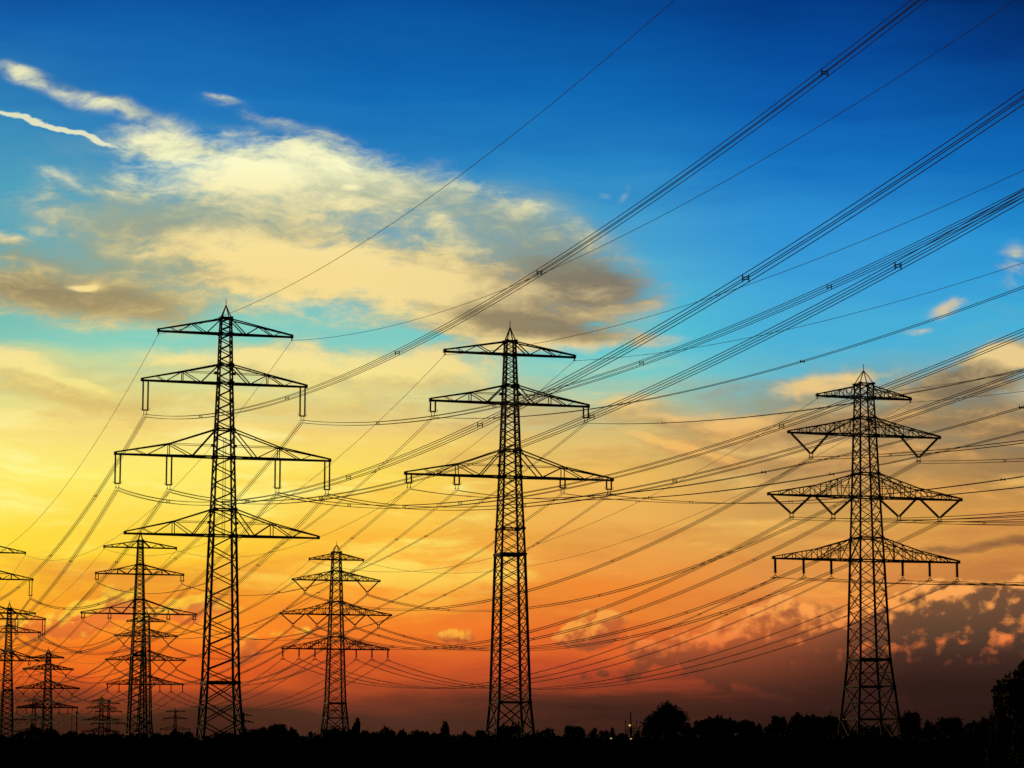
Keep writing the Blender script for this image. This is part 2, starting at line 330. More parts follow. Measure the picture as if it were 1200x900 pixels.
# ------------------------------------------------------------------ pylons
def body_w(prof, z):
    for (z0, w0), (z1, w1) in zip(prof, prof[1:]):
        if z0 <= z <= z1: return w0+(w1-w0)*(z-z0)/(z1-z0)
    return prof[-1][1] if z > prof[-1][0] else prof[0][1]
def mast(sp):
    m = MB(); prof = sp['prof']
    C4 = lambda z: [Vector((sx*body_w(prof, z)/2, sy*body_w(prof, z)/2, z)) for sx, sy in ((-1, -1), (1, -1), (1, 1), (-1, 1))]
    zs = [p[0] for p in prof]
    for z0, z1 in zip(zs, zs[1:]):
        a, b = C4(z0), C4(z1); lw = (.34, .30, .26, .22)[min(3, int((z0/zs[-1])*4))]
        for k in range(4): m.angle(a[k], b[k], lw, lw*.45)
    fixed = sorted(set([zs[0], zs[-1]] + sp['rings'] + sp.get('bigpan', [])))
    for z0, z1 in zip(fixed, fixed[1:]):
        big = z1 <= sp['bigtop']+.01
        wm = body_w(prof, (z0+z1)/2); n = max(1, round((z1-z0)/(wm*(sp['hbig'] if big else sp['h']))))
        for i in range(n):
            za, zb = z0+(z1-z0)*i/n, z0+(z1-z0)*(i+1)/n; a, b = C4(za), C4(zb)
            for k in range(4):
                k2 = (k+1) % 4; bw = .18 if big else (.12 if sp['x'] else .16)
                if big or sp['x']:
                    m.angle(a[k], b[k2], bw); m.angle(a[k2], b[k], bw)
                elif (i+k//2) % 2: m.angle(a[k], b[k2], bw)
                else: m.angle(a[k2], b[k], bw)
                if big and sp.get('sub'):
                    p, q = (a[k]+b[k])/2, (a[k2]+b[k2])/2; m.angle(p, q, .1)
                    m.angle(a[k].lerp(b[k], .25), a[k].lerp(b[k2], .25), .08); m.angle(a[k2].lerp(b[k2], .25), a[k2].lerp(b[k], .25), .08)
    for z in sp['rings'][1:] + sp.get('bigpan', []):
        a = C4(z); rw = .3 if z in sp['thick'] else .17
        for k in range(4): m.bar(a[k], a[(k+1) % 4], rw, rw*1.3)
        if z in sp['thick']: m.bar(a[0], a[2], .15); m.bar(a[1], a[3], .15)
        for c in a: m.box(c, .5, .5, .35)
    return m
def arm(sp, zb, zt, tip, kink, panels, sgn):
    m = MB(); hb = body_w(sp['prof'], zb)/2; ht = body_w(sp['prof'], zt)/2; tw = .22
    def yb(s): return hb + (tw-hb)*(s-hb)/(tip-hb)
    def zc(s):
        if kink:
            ks, kz = kink
            return zt+(kz-zt)*(s-ht)/(ks-ht) if s <= ks else kz+(zb+.3-kz)*(s-ks)/(tip-ks)
        return zt+(zb+.3-zt)*(s-ht)/(tip-ht)
    X = lambda s, y, z: Vector((sgn*s, y, z))
    for f in (-1, 1):
        m.bar(X(hb, f*hb, zb), X(tip, f*tw, zb), .24)
        if kink: m.bar(X(ht, f*ht, zt), X(kink[0], f*yb(kink[0]), kink[1]), .17); m.bar(X(kink[0], f*yb(kink[0]), kink[1]), X(tip, f*tw, zb+.3), .17)
        else: m.bar(X(ht, f*ht, zt), X(tip, f*tw, zb+.3), .17)
    if panels == 'W':
        k = kink[0] if kink else hb+(tip-hb)*.46
        b1 = hb+(k-hb)*(.52 if kink else .5); b2 = k+(tip-k)*.42
        if kink: b1 = hb+(k-hb)*.5
        for f in (-1, 1):
            B = lambda s: X(s, f*yb(s), zb); T = lambda s: X(s, f*yb(s), zc(s))
            m.angle(X(ht, f*ht, zt), B(b1), .15); m.angle(B(b1), T(k), .13); m.angle(T(k), B(b2), .12)
            m.angle(B(b2), T(b2+(tip-b2)*.4), .09)
        nodes = [hb, b1, k, b2, b2+(tip-b2)*.5, tip]
    else:
        n = panels; st = [hb+(tip-hb)*i/n for i in range(n+1)]
        for f in (-1, 1):
            for i in range(n):
                a, b = st[i], st[i+1]; B = lambda s: X(s, f*yb(s), zb); T = lambda s: X(s, f*yb(s), max(zb+.3, zc(s)))
                if i: m.angle(B(a), T(a), .11)
                if i < n-1: m.angle(B(a), T(b), .11) if i % 2 else m.angle(T(a), B(b), .11)
            if kink and sp.get('rail'):
                m.angle(X(ht, f*ht, kink[1]), X(kink[0], f*yb(kink[0]), kink[1]), .09)
                m.bar(X(ht, f*ht, zt), X(kink[0], f*yb(kink[0]), zb), .14)      # inner raking strut
        nodes = st
    for s in nodes[1:]:
        m.angle(X(s, -yb(s), zb), X(s, yb(s), zb), .1)
        if s < tip-.5: m.angle(X(s, -yb(s), zc(s)), X(s, yb(s), zc(s)), .08)
    for i, (a, b) in enumerate(zip(nodes, nodes[1:])):
        f = 1 if i % 2 else -1; m.angle(X(a, f*yb(a), zb), X(b, -f*yb(b), zb), .09)
    if kink and panels == 'W':                  # thin rail level with the bend of the upper chord
        for f in (-1, 1):
            m.angle(X(ht, f*ht*.9, kink[1]), X(kink[0], f*yb(kink[0]), kink[1]), .08)
        m.box(X(ht+.5, 0, kink[1]), .45, .5, .4)
        m.bar(X(kink[0], -yb(kink[0]), kink[1]), X(kink[0], -yb(kink[0]), zb), .12)
        m.bar(X(kink[0], yb(kink[0]), kink[1]), X(kink[0], yb(kink[0]), zb), .12)
    m.box(X(tip, 0, zb+.1), .4, .6, .5)
    return m
def string(m, p, q, r=.155):                     # porcelain sheds threaded on a rod
    p = Vector(p); q = Vector(q); L = (q-p).length; n = max(6, int(L/.16)); pts = []; rad = []
    for i in range(n*2+1):
        pts.append(p.lerp(q, i/(n*2))); rad.append(r if i % 2 else r*.65)
    rad[0] = rad[-1] = .05
    m.tube(pts, rad, 7)
def insulator(kind, x, zb, zc, parent, x2=None, xm=None):
    if kind == 'pair':
        m = MB(); L = zb-zc
        string(m, (x-.38, 0, zb-.02), (x-.38, 0, zc+.85)); o = m.build('insulator', M_INS, parent)
        m = MB(); string(m, (x+.38, 0, zb-.02), (x+.38, 0, zc+.85)); m.build('insulator', M_INS, parent)
        c = MB(); c.bar((x-.5, 0, zc+.85), (x+.5, 0, zc+.85), .12, .2);
        for d in (-.22, .22): c.bar((x+d, 0, zc+.85), (x+d, 0, zc+.15), .07); c.bar((x+d, -.35, zc+.2), (x+d, .35, zc+.2), .1)
        c.bar((x-.6, 0, zc+.85), (x-.72, 0, zc+1.15), .05); c.bar((x+.6, 0, zc+.85), (x+.72, 0, zc+1.15), .05)
    elif kind == 'vee':
        m = MB()
        string(m, (x, 0, zb-.1), (xm-(xm-x)*.06, 0, zc+.85), .24); o = m.build('insulator', M_INS, parent)
        m = MB(); string(m, (x2, 0, zb-.1), (xm-(xm-x2)*.06, 0, zc+.85), .24); m.build('insulator', M_INS, parent)
        c = MB()
        for d in (-.28, .28): c.bar((xm+d, 0, zc+.85), (xm+d, 0, zc-.1), .1); c.bar((xm+d, -.35, zc), (xm+d, .35, zc), .1)
        c.bar((xm-.34, 0, zc+.8), (xm+.34, 0, zc+.8), .16, .25); c.bar((xm-.28, 0, zc+.2), (xm+.28, 0, zc+.2), .1)
    else:
        m = MB(); string(m, (x, 0, zb-.02), (x, 0, zc+.75), .26); o = m.build('insulator', M_INS, parent)
        c = MB(); c.bar((x, 0, zc+.75), (x, 0, zc+.4), .09)
        c.bar((x, 0, zc+.45), (x-.4, 0, zc), .09); c.bar((x, 0, zc+.45), (x+.4, 0, zc), .09)
        c.bar((x-.9, 0, zc-.02), (x+.9, 0, zc-.02), .1); c.bar((x-.3, 0, zc+.75), (x+.3, 0, zc+.75), .08)
        for d in (-.2, .2): c.bar((x+d, -.35, zc), (x+d, .35, zc), .1)
    c.build('clamp', M_FIT, o)
def pylon(name, sp):
    root = empty(name)
    mast(sp).build('lattice_mast', M_STEEL, root)
    z0 = sp['prof'][-1][0]; w0 = sp['prof'][-1][1]; zp, zr = sp['peak']
    m = MB()
    for sx, sy in ((-1, -1), (1, -1), (1, 1), (-1, 1)):
        a = Vector((sx*w0/2, sy*w0/2, z0)); b = Vector((sx*w0*.27, sy*w0*.27, z0+(zp-z0)*.5)) if sp['curved'] else Vector((sx*w0*.24, sy*w0*.24, z0+(zp-z0)*.5))
        m.bar(a, b, .12); m.bar(b, (0, 0, zp), .12)
    m.bar((0, 0, zp-.3), (0, 0, zr), .09)
    m.build('spire', M_STEEL, root)
    for (zb, zt, tip, kink, panels) in sp['arms']:
        for sgn in (-1, 1):
            arm(sp, zb, zt, tip, kink, panels, sgn).build('crossarm', M_STEEL, root)
    zb = sp['arms'][0][0]; tip = sp['arms'][0][2]
    for sgn in (-1, 1):
        c = MB(); c.bar((sgn*tip, 0, zb), (sgn*tip, 0, zb-.5), .14); c.bar((sgn*tip, -.4, zb-.45), (sgn*tip, .4, zb-.45), .12)
        c.bar((sgn*tip, 0, zb), (sgn*tip, 0, zb+.5), .12)
        c.build('earth_wire_clamp', M_FIT, root)
    for ins in sp['ins']:
        for sgn in (-1, 1):
            insulator(ins[0], sgn*ins[1], ins[2], ins[3], root, *(sgn*v for v in ins[4:]))
    if sp.get('ladder'):
        m = MB(); a, b = sp['ladder']
        for d in (-.2, .2): m.bar((.1+d, 0, a), (.1+d, 0, b), .06)
        z = a
        while z < b: m.bar((-.1, 0, z), (.3, 0, z), .04); z += .35
        m.build('ladder', M_STEEL, root)
    b = sp['prof'][0][1]/2
    for sx in (-1, 1):
        for sy in (-1, 1):
            m = MB(); m.box((sx*b, sy*b, .1), 1.2, 1.2, 1.0); m.build('footing', M_CONC, root)
    return root
SA = dict(prof=[(0, 6.9), (15.15, 4.77), (37.4, 3.5), (49.4, 2.75), (60.9, 2.0), (68.5, 1.67), (71.0, 1.45)],
          rings=[0, 15.15, 37.4, 41.4, 49.4, 53.7, 60.9, 63.7, 68.5, 71.0], thick=[15.15], bigtop=15.15, h=.44, hbig=.56, x=False,
          peak=(73.0, 74.0), curved=False, ladder=(37, 52.5),
          arms=[(68.5, 70.8, 10.4, None, 'W'), (60.8, 63.7, 12.75, (6.6, 62.4), 'W'), (49.4, 53.7, 16.6, (8.5, 51.2), 'W'), (37.4, 41.4, 14.9, (7.6, 39.4), 'W')],
          ins=[('pair', 12.2, 60.8, 55.4), ('pair', 16.2, 49.4, 44.1), ('pair', 8.4, 49.4, 44.1)])
SB = dict(prof=[(0, 6.9), (11.9, 4.72), (33.6, 3.54), (45.1, 2.64), (56.1, 1.94), (63.45, 1.45), (65.5, 1.35)],
          rings=[0, 11.9, 33.6, 37.4, 45.1, 49.1, 56.1, 58.8, 63.45, 65.5], thick=[33.6], bigtop=11.9, h=.5, hbig=.62, x=True,
          peak=(67.6, 68.6), curved=False,
          arms=[(63.5, 65.4, 10.1, None, 'W'), (56.1, 58.8, 12.25, (6.2, 57.5), 'W'), (45.1, 49.1, 16.0, (8.2, 46.8), 'W')],
          ins=[('pair', 11.9, 56.1, 53.6), ('pair', 15.5, 45.1, 42.9), ('pair', 8.2, 45.1, 42.9)])
SCc = dict(prof=[(0, 9.2), (20.0, 5.25), (36.3, 4.22), (46.75, 3.5), (57.1, 2.87), (63.4, 2.4), (65.7, 2.35)],
          rings=[0, 20.0, 36.3, 40.0, 46.75, 50.7, 57.1, 60.0, 63.4, 65.7], thick=[20.0], bigpan=[4.6, 10.3, 15.6], bigtop=20.0, h=.62, hbig=1.1, x=True, sub=True, rail=True,
          peak=(67.95, 69.0), curved=True,
          arms=[(63.4, 65.3, 8.4, None, 5), (57.1, 60.0, 13.6, (6.9, 58.7), 7), (46.75, 50.7, 17.3, (9.0, 48.5), 8), (36.3, 40.0, 16.6, (9.0, 38.0), 8)],
          ins=[('vee', 13.2, 57.1, 53.0, 6.6, 9.7), ('vee', 16.9, 46.75, 43.0, 9.9, 13.3), ('vee', 9.0, 46.75, 43.0, 2.3, 5.9),
               ('single', 16.3, 36.3, 33.2), ('single', 11.3, 36.3, 33.2), ('single', 6.4, 36.3, 33.2)])
TH = R(16.9)
G_P = 'lattice pylons of the parallel power lines'
protos = {}
def place(kind, x, y, *a, rz=TH, sc_=1.0):
    label = a[-1]; dz = a[0] if len(a) > 1 else 0
    sp = dict(A=SA, B=SB, C=SCc)[kind]; name = 'pylon'
    global WF
    WF = 1.0 if y < 600 else (1.35 if y < 900 else (1.7 if y < 1500 else 2.4)); key = (kind, WF)
    if key not in protos: protos[key] = r = pylon(name, sp)
    else: r = copy_tree(protos[key])
    WF = 1.0
    r.location = (x, y, dz); r.rotation_euler = (0, 0, rz); r.scale = (sc_,)*3
    tag(r, label, 'pylon', G_P); return r
POS = dict(A=(-44.07, 415), B=(-.29, 403), C=(58.55, 450), A2=(-151.3, 789, -4), B2=(-103.6, 760, 0), B3=(-196.6, 1070, -.6), C2=(-53.4, 830, 2.1), C3=(-158.3, 1185, 2.5), C4=(-253.6, 1500, -.3))
place('A', *POS['A'], 'tallest lattice pylon, four crossarms, at left, long paired insulators hanging from the middle two')
place('B', *POS['B'], 'large central lattice pylon with three crossarms and short paired insulators')
place('C', *POS['C'], 'large right-hand lattice pylon with four crossarms, V-shaped insulators and broad splayed foot')
place('A', *POS['A2'], 'distant pylon cut off by the left edge, only right crossarm ends showing')
place('B', *POS['B2'], 'mid-distance three-armed pylon between the left edge and the tallest pylon')
place('C', *POS['C2'], 'mid-distance four-armed pylon with V insulators between tallest and central pylons')
place('B', *POS['B3'], 'far three-armed pylon standing closest to the left edge')
place('C', *POS['C3'], 'far V-insulator pylon overlapped by the three-armed pylon in front')
place('C', *POS['C4'], 'far V-insulator pylon, small, second whole tower from the left edge')
place('C', -426, 2450, 'tiny hazy pylon just left behind the small V-insulator pylon', rz=R(8))
place('C', -366, 2450, 'tiny four-armed pylon, left one of the touching pair at horizon', rz=R(14))
place('B', -355, 2420, 'tiny three-armed pylon, right one of the touching pair at horizon', rz=R(8), sc_=.95)
place('B', -355, 2900, 'tiny three-armed pylon standing alone left of the tallest pylon', rz=R(6))
place('B', -303, 3100, 'tiny pylon peeping out right beside the foot of the tallest pylon', rz=R(30))

# ------------------------------------------------------------------ cables
def world(pos, s, z): return Vector((pos[0]+s*math.cos(TH), pos[1]+s*math.sin(TH), z+(pos[2] if len(pos) > 2 else 0)))
ATT = {'A': dict(EL=(-10.4, 68.0), ER=(10.4, 68.0), PL=(-12.2, 55.4), PR=(12.2, 55.4), LL=(-16.2, 44.1), LR=(-8.4, 44.1), RL=(8.4, 44.1), RR=(16.2, 44.1)),
       'B': dict(EL=(-10.1, 63.0), ER=(10.1, 63.0), PL=(-11.9, 53.6), PR=(11.9, 53.6), LL=(-15.5, 42.9), LR=(-8.2, 42.9), RL=(8.2, 42.9), RR=(15.5, 42.9)),
       'C': dict(EL=(-8.4, 62.95), ER=(8.4, 62.95), VL=(-9.7, 52.95), VR=(9.7, 52.95), WA=(-13.3, 42.95), WB=(-5.9, 42.95), WC=(5.9, 42.95), WD=(13.3, 42.95),
                 b1=(-16.3, 33.2), b2=(-11.3, 33.2), b3=(-6.4, 33.2), b4=(6.4, 33.2), b5=(11.3, 33.2), b6=(16.3, 33.2))}
WORDS = dict(EL='thin earth wire from left tip of the top crossarm', ER='thin earth wire from right tip of the top crossarm',
    PL='cable from left end of the second crossarm', PR='cable from right end of the second crossarm',
    LL='cable from outer left insulators of third crossarm', LR='cable from inner left insulators of third crossarm',
    RL='cable from inner right insulators of third crossarm', RR='cable from outer right insulators of third crossarm',
    VL='cable from left V insulator of second crossarm', VR='cable from right V insulator of second crossarm',
    WA='cable from outermost left V of third crossarm', WB='cable from inner left V of third crossarm', WC='cable from inner right V of third crossarm', WD='cable from outermost right V of third crossarm',
    b1='cable from outer left insulator of lowest crossarm', b2='cable from middle left insulator of lowest crossarm', b3='cable from inner left insulator of lowest crossarm',
    b4='cable from inner right insulator of lowest crossarm', b5='cable from middle right insulator of lowest crossarm', b6='cable from outer right insulator of lowest crossarm')
SPT = {'A': (.145, .315, .47, .61, .785, .93), 'B': (.1, .26, .42, .58, .74, .9), 'C': (.09, .26, .43, .6, .76, .92)}
BUNDLE = {'A': 4, 'B': 2, 'C': 4}
def rad_at(p): return min(.07, .022 + 3.8e-5*p.y)
def span(key, line, P, Q, sag, where, detail=True, thin=False):
    n = 72 if detail else 44
    nb = 1 if key[0] == 'E' else (2 if (key[0] == 'b' or line == 'B') else BUNDLE[line])
    c = lambda t: P.lerp(Q, t) - Vector((0, 0, 4*sag*t*(1-t)))
    side = Vector((Q.x-P.x, Q.y-P.y, 0)).normalized().cross(Vector((0, 0, 1)))
    h = .2; upv = Vector((0, 0, h))
    offs = {1: [Vector()], 2: [side*h, side*-h], 4: [side*h+upv, side*-h+upv, side*h-upv, side*-h-upv]}[nb]
    label = WORDS[key] + ' ' + where
    k = 0 if nb == 1 else 1
    root = None
    strands = []
    for of in offs:
        m = MB(); pts = [c(i/n)+of for i in range(n+1)]
        m.tube(pts, [rad_at(p)*(.85 if nb == 1 else 1) for p in pts], 5); strands.append(m)
    if nb == 1 or not detail:
        m = MB()
        for s_ in strands:
            b = len(m.v); m.v += s_.v; m.f += [tuple(i+b for i in f) for f in s_.f]
        o = m.build('power_cable' if nb > 1 else 'earth_wire', M_WIRE)
        spm = m
    else:
        o = empty('power_cable', P)
        for s_ in strands:
            s_.v = [v-P for v in s_.v]; s_.build('conductor', M_WIRE, o)
    tag(o, label, 'earth wire' if nb == 1 else 'power cable', 'wires strung between the pylons')
    if nb > 1 and detail:
        L = (Q-P).length; ns = 6
        for i in range(ns):
            t = SPT[line][i]; a = c(t)-P; m = MB(); r = .05 if P.y < 600 and a.y+P.y < 700 else .07
            g = .24
            if nb == 4:
                for sgn in (-1, 1):
                    m.bar(a+side*h*sgn-Vector((0, 0, g)), a+side*h*sgn+Vector((0, 0, g)), r*1.3)
                m.bar(a+side*h+upv*.35, a-side*h+upv*.35, r); m.bar(a+side*h-upv*.35, a-side*h-upv*.35, r)
            else:
                m.bar(a+side*g, a-side*g, r*1.4)
                for sgn in (-1, 1): m.bar(a+side*h*sgn-Vector((0, 0, .14)), a+side*h*sgn+Vector((0, 0, .14)), r*1.6)
            m.build('spacer', M_FIT, o)
    return o
FWD = {'A': (-320, dict(EL=(98.3, -.5, 10.2), ER=(96.4, -4.8, 10.9), PL=(95, -5.8, 10.7), PR=(96.3, -5.5, 10.8), LL=(93.5, -7.6, 10.8), LR=(95.9, -6.2, 10.7), RL=(95.3, -6.3, 10.8), RR=(95.1, -5.8, 11))),
       'B': (-330, dict(EL=(95.6, -2.8, 10.6), ER=(96.7, -2.5, 10.5), PL=(94.6, -4.6, 10.8), PR=(98.3, -3.8, 10.5), LL=(93.3, -4.8, 10.9), LR=(92.8, -4.7, 10.9), RL=(96.8, -5.2, 10.7), RR=(101, -5.2, 10.4))),
       'C': (-330, dict(EL=(99, 3.5, 9.7), ER=(98.6, 3.9, 9.6), VL=(99.8, 3.2, 9.6), VR=(99.8, 1.4, 9.9), WA=(99.4, 2.6, 9.8), WB=(99.6, 2.6, 9.8), WC=(99.8, 2.6, 9.8), WD=(100, 2.7, 9.7), b1=(99.7, 3.3, 9.7), b2=(99.8, 3.4, 9.7), b3=(99.9, 3.5, 9.7), b4=(100.1, 3.8, 9.6), b5=(100.2, 4, 9.6), b6=(100.5, 4.2, 9.6)))}
PN = {'A': 'tallest pylon', 'B': 'central pylon', 'C': 'right-hand pylon'}
for line, (dY, d) in FWD.items():
    for k, (dx_, dz_, sg) in d.items():
        P_ = world(POS[line], *ATT[line][k]); span(k, line, P_, P_+Vector((dx_, dY, dz_)), sg, 'of %s, running rightward' % PN[line])
BACK = [('A', 'A', 'A2', 12.6, 'of %s, receding left' % PN['A'], True), ('B', 'B', 'B2', 11.8, 'of %s, receding left' % PN['B'], True), ('C', 'C', 'C2', 13.0, 'of %s, receding left' % PN['C'], True),
        ('A', 'A2', None, 9.6, 'of pylon cut by left edge', False), ('B', 'B2', 'B3', 9.0, 'of mid-distance three-armed pylon', False), ('B', 'B3', None, 9.6, 'of far leftmost pylon', False),
        ('C', 'C2', 'C3', 11.5, 'of mid-distance V-insulator pylon', False), ('C', 'C3', 'C4', 8.5, 'of far overlapped V-insulator pylon', False)]
for line, a, b, sg, where, det in BACK:
    for k, at in ATT[line].items():
        P_ = world(POS[a], *at)
        Q_ = world(POS[b], *at) if b else P_+Vector((-98, 335, 0))
        span(k, line, P_, Q_, sg, where, det)
for k, at in ATT['C'].items():
    P_ = world(POS['C4'], *at); span(k, 'C', P_, P_+Vector((-92, 310, 0)), 8.5, 'of small far V-insulator pylon', False)

# ------------------------------------------------------------------ trees
def crown(kind, seed, nleaf, r=.055):           # unit crown: 1 wide, 1 high, base at z=0
    random.seed(seed); m = MB(); lobes = []
    if kind == 'poplar':
        for i in range(9):
            t = i/8; lobes.append((Vector((random.uniform(-.08, .08), random.uniform(-.08, .08), .1+t*.78)), .36*(1-abs(t-.4)**1.5*1.1), .15))
    elif kind == 'dome':
        for i in range(16):
            a = random.random()*6.28; q = random.random()**.5*.3; z = .2+.5*random.random()*(1-q)
            lobes.append((Vector((math.cos(a)*q, math.sin(a)*q, z)), random.uniform(.17, .25), random.uniform(.17, .26)))
    else:
        for i in range(18):
            a = random.random()*6.28; q = random.random()**.5*.38; z = .1+random.random()*.72*(1-q*.8)
            lobes.append((Vector((math.cos(a)*q, math.sin(a)*q, z)), random.uniform(.1, .2), random.uniform(.1, .18)))
    for c, rr, rz in lobes: m.ball(c, rr*.8, rr*.8, rz*.8, 8, 6, .25)
    for i in range(nleaf):
        c, rr, rz = random.choice(lobes)
        d = Vector((random.gauss(0, 1), random.gauss(0, 1), random.gauss(0, 1))).normalized()*random.uniform(.75, 1.22)
        m.leaf(c+Vector((d.x*rr, d.y*rr, d.z*rz)), r*random.uniform(.5, 1.1))
    q = sorted(v.z for v in m.v); lo, hi = q[0], q[-len(q)//300-1]; xs = sorted((v.x**2+v.y**2)**.5 for v in m.v); mx = xs[-len(xs)//100-1]
    m.v = [Vector((v.x*.5/mx, v.y*.5/mx, (v.z-lo)/(hi-lo))) for v in m.v]
    return m
def trunk(hh, seed):
    random.seed(seed); m = MB()
    m.tube([(0, 0, -.02), (.01, 0, hh*.5), (.0, .01, hh)], [.045, .032, .02], 7)
    for i in range(6):
        a = i*1.05+random.random(); m.tube([(0, 0, hh*(.55+.07*i)), (math.cos(a)*.18, math.sin(a)*.18, hh*.9+.2), (math.cos(a)*.28, math.sin(a)*.28, hh*.9+.4)], [.02, .012, .005], 5)
    return m
tp = {}
def tree(px, top, wpx, Y, kind, label, name='tree', seed=0, leaves=None, rleaf=.055):
    x = (px-600)/3200*Y; h = 2+(903-top)/3200*Y; wd = wpx/3200*Y
    key = (kind, seed)
    r = empty(name, (x, Y, 0), random.random()*6)
    if key not in tp:
        c = crown(kind, seed*7+1, leaves or 2600, rleaf).build('crown', (M_LEAF, M_LEAF2)[seed % 2], r)
        t = trunk(.35, seed).build('trunk', M_BARK, r); tp[key] = (c, t)
    else:
        c, t = (o.copy() for o in tp[key]); col.objects.link(c); col.objects.link(t); c.parent = r; t.parent = r
    ch = h*.92 if (kind == 'poplar' or Y < 250) else min(h*.92, wd*1.15); c.location = (0, 0, h-ch); c.scale = (wd, wd, ch); t.location = (0, 0, 0); t.scale = (wd*.9, wd*.9, (h-ch*.7)*1.6)
    tag(r, label, 'tree', 'trees along the skyline'); return r
TREES = [ # x, top, width, distance, kind, words
 (34,858,18,560,'mix','low bush at the foot of the far leftmost pylon'),
 (47,853,26,560,'mix','broad bushy tree between the two small left pylons'),
 (64,855,20,560,'dome','rounded bush below the small far V-insulator pylon'),
 (92,859,24,600,'mix','low spreading bush right of the small V-insulator pylon'),
 (112,861,16,600,'mix','low bush under the touching pair of tiny pylons'),
 (140,860,20,600,'mix','low bush left of the mid-distance three-armed pylon foot'),
 (190,861,22,600,'mix','low bush just right of the three-armed pylon foot'),
 (206,857,20,620,'mix','small tree at the foot of the lone tiny pylon'),
 (224,859,14,620,'dome','small round bush touching the left leg of the tallest pylon'),
 (268,860,24,600,'mix','low bush seen through the legs of the tallest pylon'),
 (292,855,20,560,'mix','bushy tree right beside the foot of the tallest pylon'),
 (310,854,15,560,'dome','small round treetop, left of the bigger domed one'),
 (328,850,19,560,'dome','domed treetop midway between tallest pylon and V-insulator pylon'),
 (346,855,16,560,'mix','ragged small tree right of the domed treetop'),
 (366,860,22,600,'mix','low bush left of the mid-distance V-insulator pylon'),
 (392,855,20,560,'mix','dark bush at the foot of the mid-distance V-insulator pylon'),
 (407,855,18,560,'mix','dark bush left of the narrow cypress-like tree'),
 (419,844,9,560,'poplar','narrow pointed tree right beside the V-insulator pylon foot'),
 (432,858,18,600,'mix','low bush right of the left narrow pointed tree'),
 (451,855,22,560,'dome','wide domed treetop with thin aerial beside it'),
 (474,858,26,600,'mix','low ragged tree right of the wide domed treetop'),
 (497,858,28,600,'mix','low ragged tree left of the dark upright tree'),
 (523,848,11,560,'poplar','dark upright tree halfway to the central pylon, narrow'),
 (546,859,16,600,'mix','small bush left of the central pylon'),
 (565,857,14,600,'dome','small dome just left of the central pylon leg'),
 (600,851,36,560,'dome','broad dome of foliage inside the legs of central pylon'),
 (640,857,40,600,'mix','low treetop right beside central pylon leg'),
 (672,852,20,560,'mix','raised treetop between central pylon and lamp mast'),
 (697,857,26,600,'mix','low treetop left of the small conical tree'),
 (716,855,7,560,'poplar','tiny conical tree left of the lamp mast'),
 (728,861,12,560,'mix','tiny bush at the left foot of the lamp mast'),
 (748,858,14,560,'mix','tiny bush between lamp mast and big round tree'),
 (806,850,16,540,'mix','small tree touching the big round tree on its right'),
 (821,845,14,540,'mix','small pointed tree, second right of the big round tree'),
 (840,842,28,540,'dome','wide tree in the middle of the clump right of big tree'),
 (853,843,14,540,'mix','ragged tree right of the wide clump tree'),
 (871,846,20,540,'mix','ragged tree left of the narrow gap in the treeline'),
 (885,850,14,540,'mix','last small tree before the narrow gap in the treeline'),
 (900,850,10,540,'mix','small tree immediately right of the narrow treeline gap'),
 (909,841,16,540,'mix','taller tree right of the narrow treeline gap'),
 (932,839,28,540,'mix','widest tree of the row left of the right-hand pylon'),
 (950,840,20,540,'mix','tree left of the thin aerial in the right row'),
 (966,841,20,540,'mix','tree under the thin aerial in the right row'),
 (982,841,18,540,'mix','tree touching the left leg of the right-hand pylon'),
 (1003,851,26,560,'mix','low tree seen through left legs of right-hand pylon'),
 (1030,851,26,560,'mix','low tree seen through right legs of right-hand pylon'),
 (1062,836,20,540,'dome','rounded tree at the right foot of the right-hand pylon'),
 (1083,848,28,560,'mix','low tree right of the rounded tree by right-hand pylon'),
 (1110,842,24,540,'dome','domed tree halfway between right-hand pylon and right edge'),
 (1133,848,24,560,'mix','low tree right of the halfway domed tree'),
 (1150,843,18,540,'mix','low tree at the left foot of the big right-edge tree')]
for i, (px, top, wpx, Y, kind, words) in enumerate(TREES):
    tree(px, top-.5, wpx*(1.7 if (kind == 'poplar' or Y < 250) else 1.45), Y + (i % 5)*5, kind, words, seed=(i % 3))
tree(777, 826, 53, 372, 'dome', 'big round dark tree standing alone above the treeline', seed=11, leaves=9000, rleaf=.03)
tree(1238, 771, 136, 210, 'mix', 'big dark tree cut off by the right edge, rising highest', seed=12, leaves=12000, rleaf=.026)
tree(1170, 806, 44, 215, 'mix', 'shorter leafy tree leaning against the big right-edge tree', seed=13, leaves=9000, rleaf=.03)

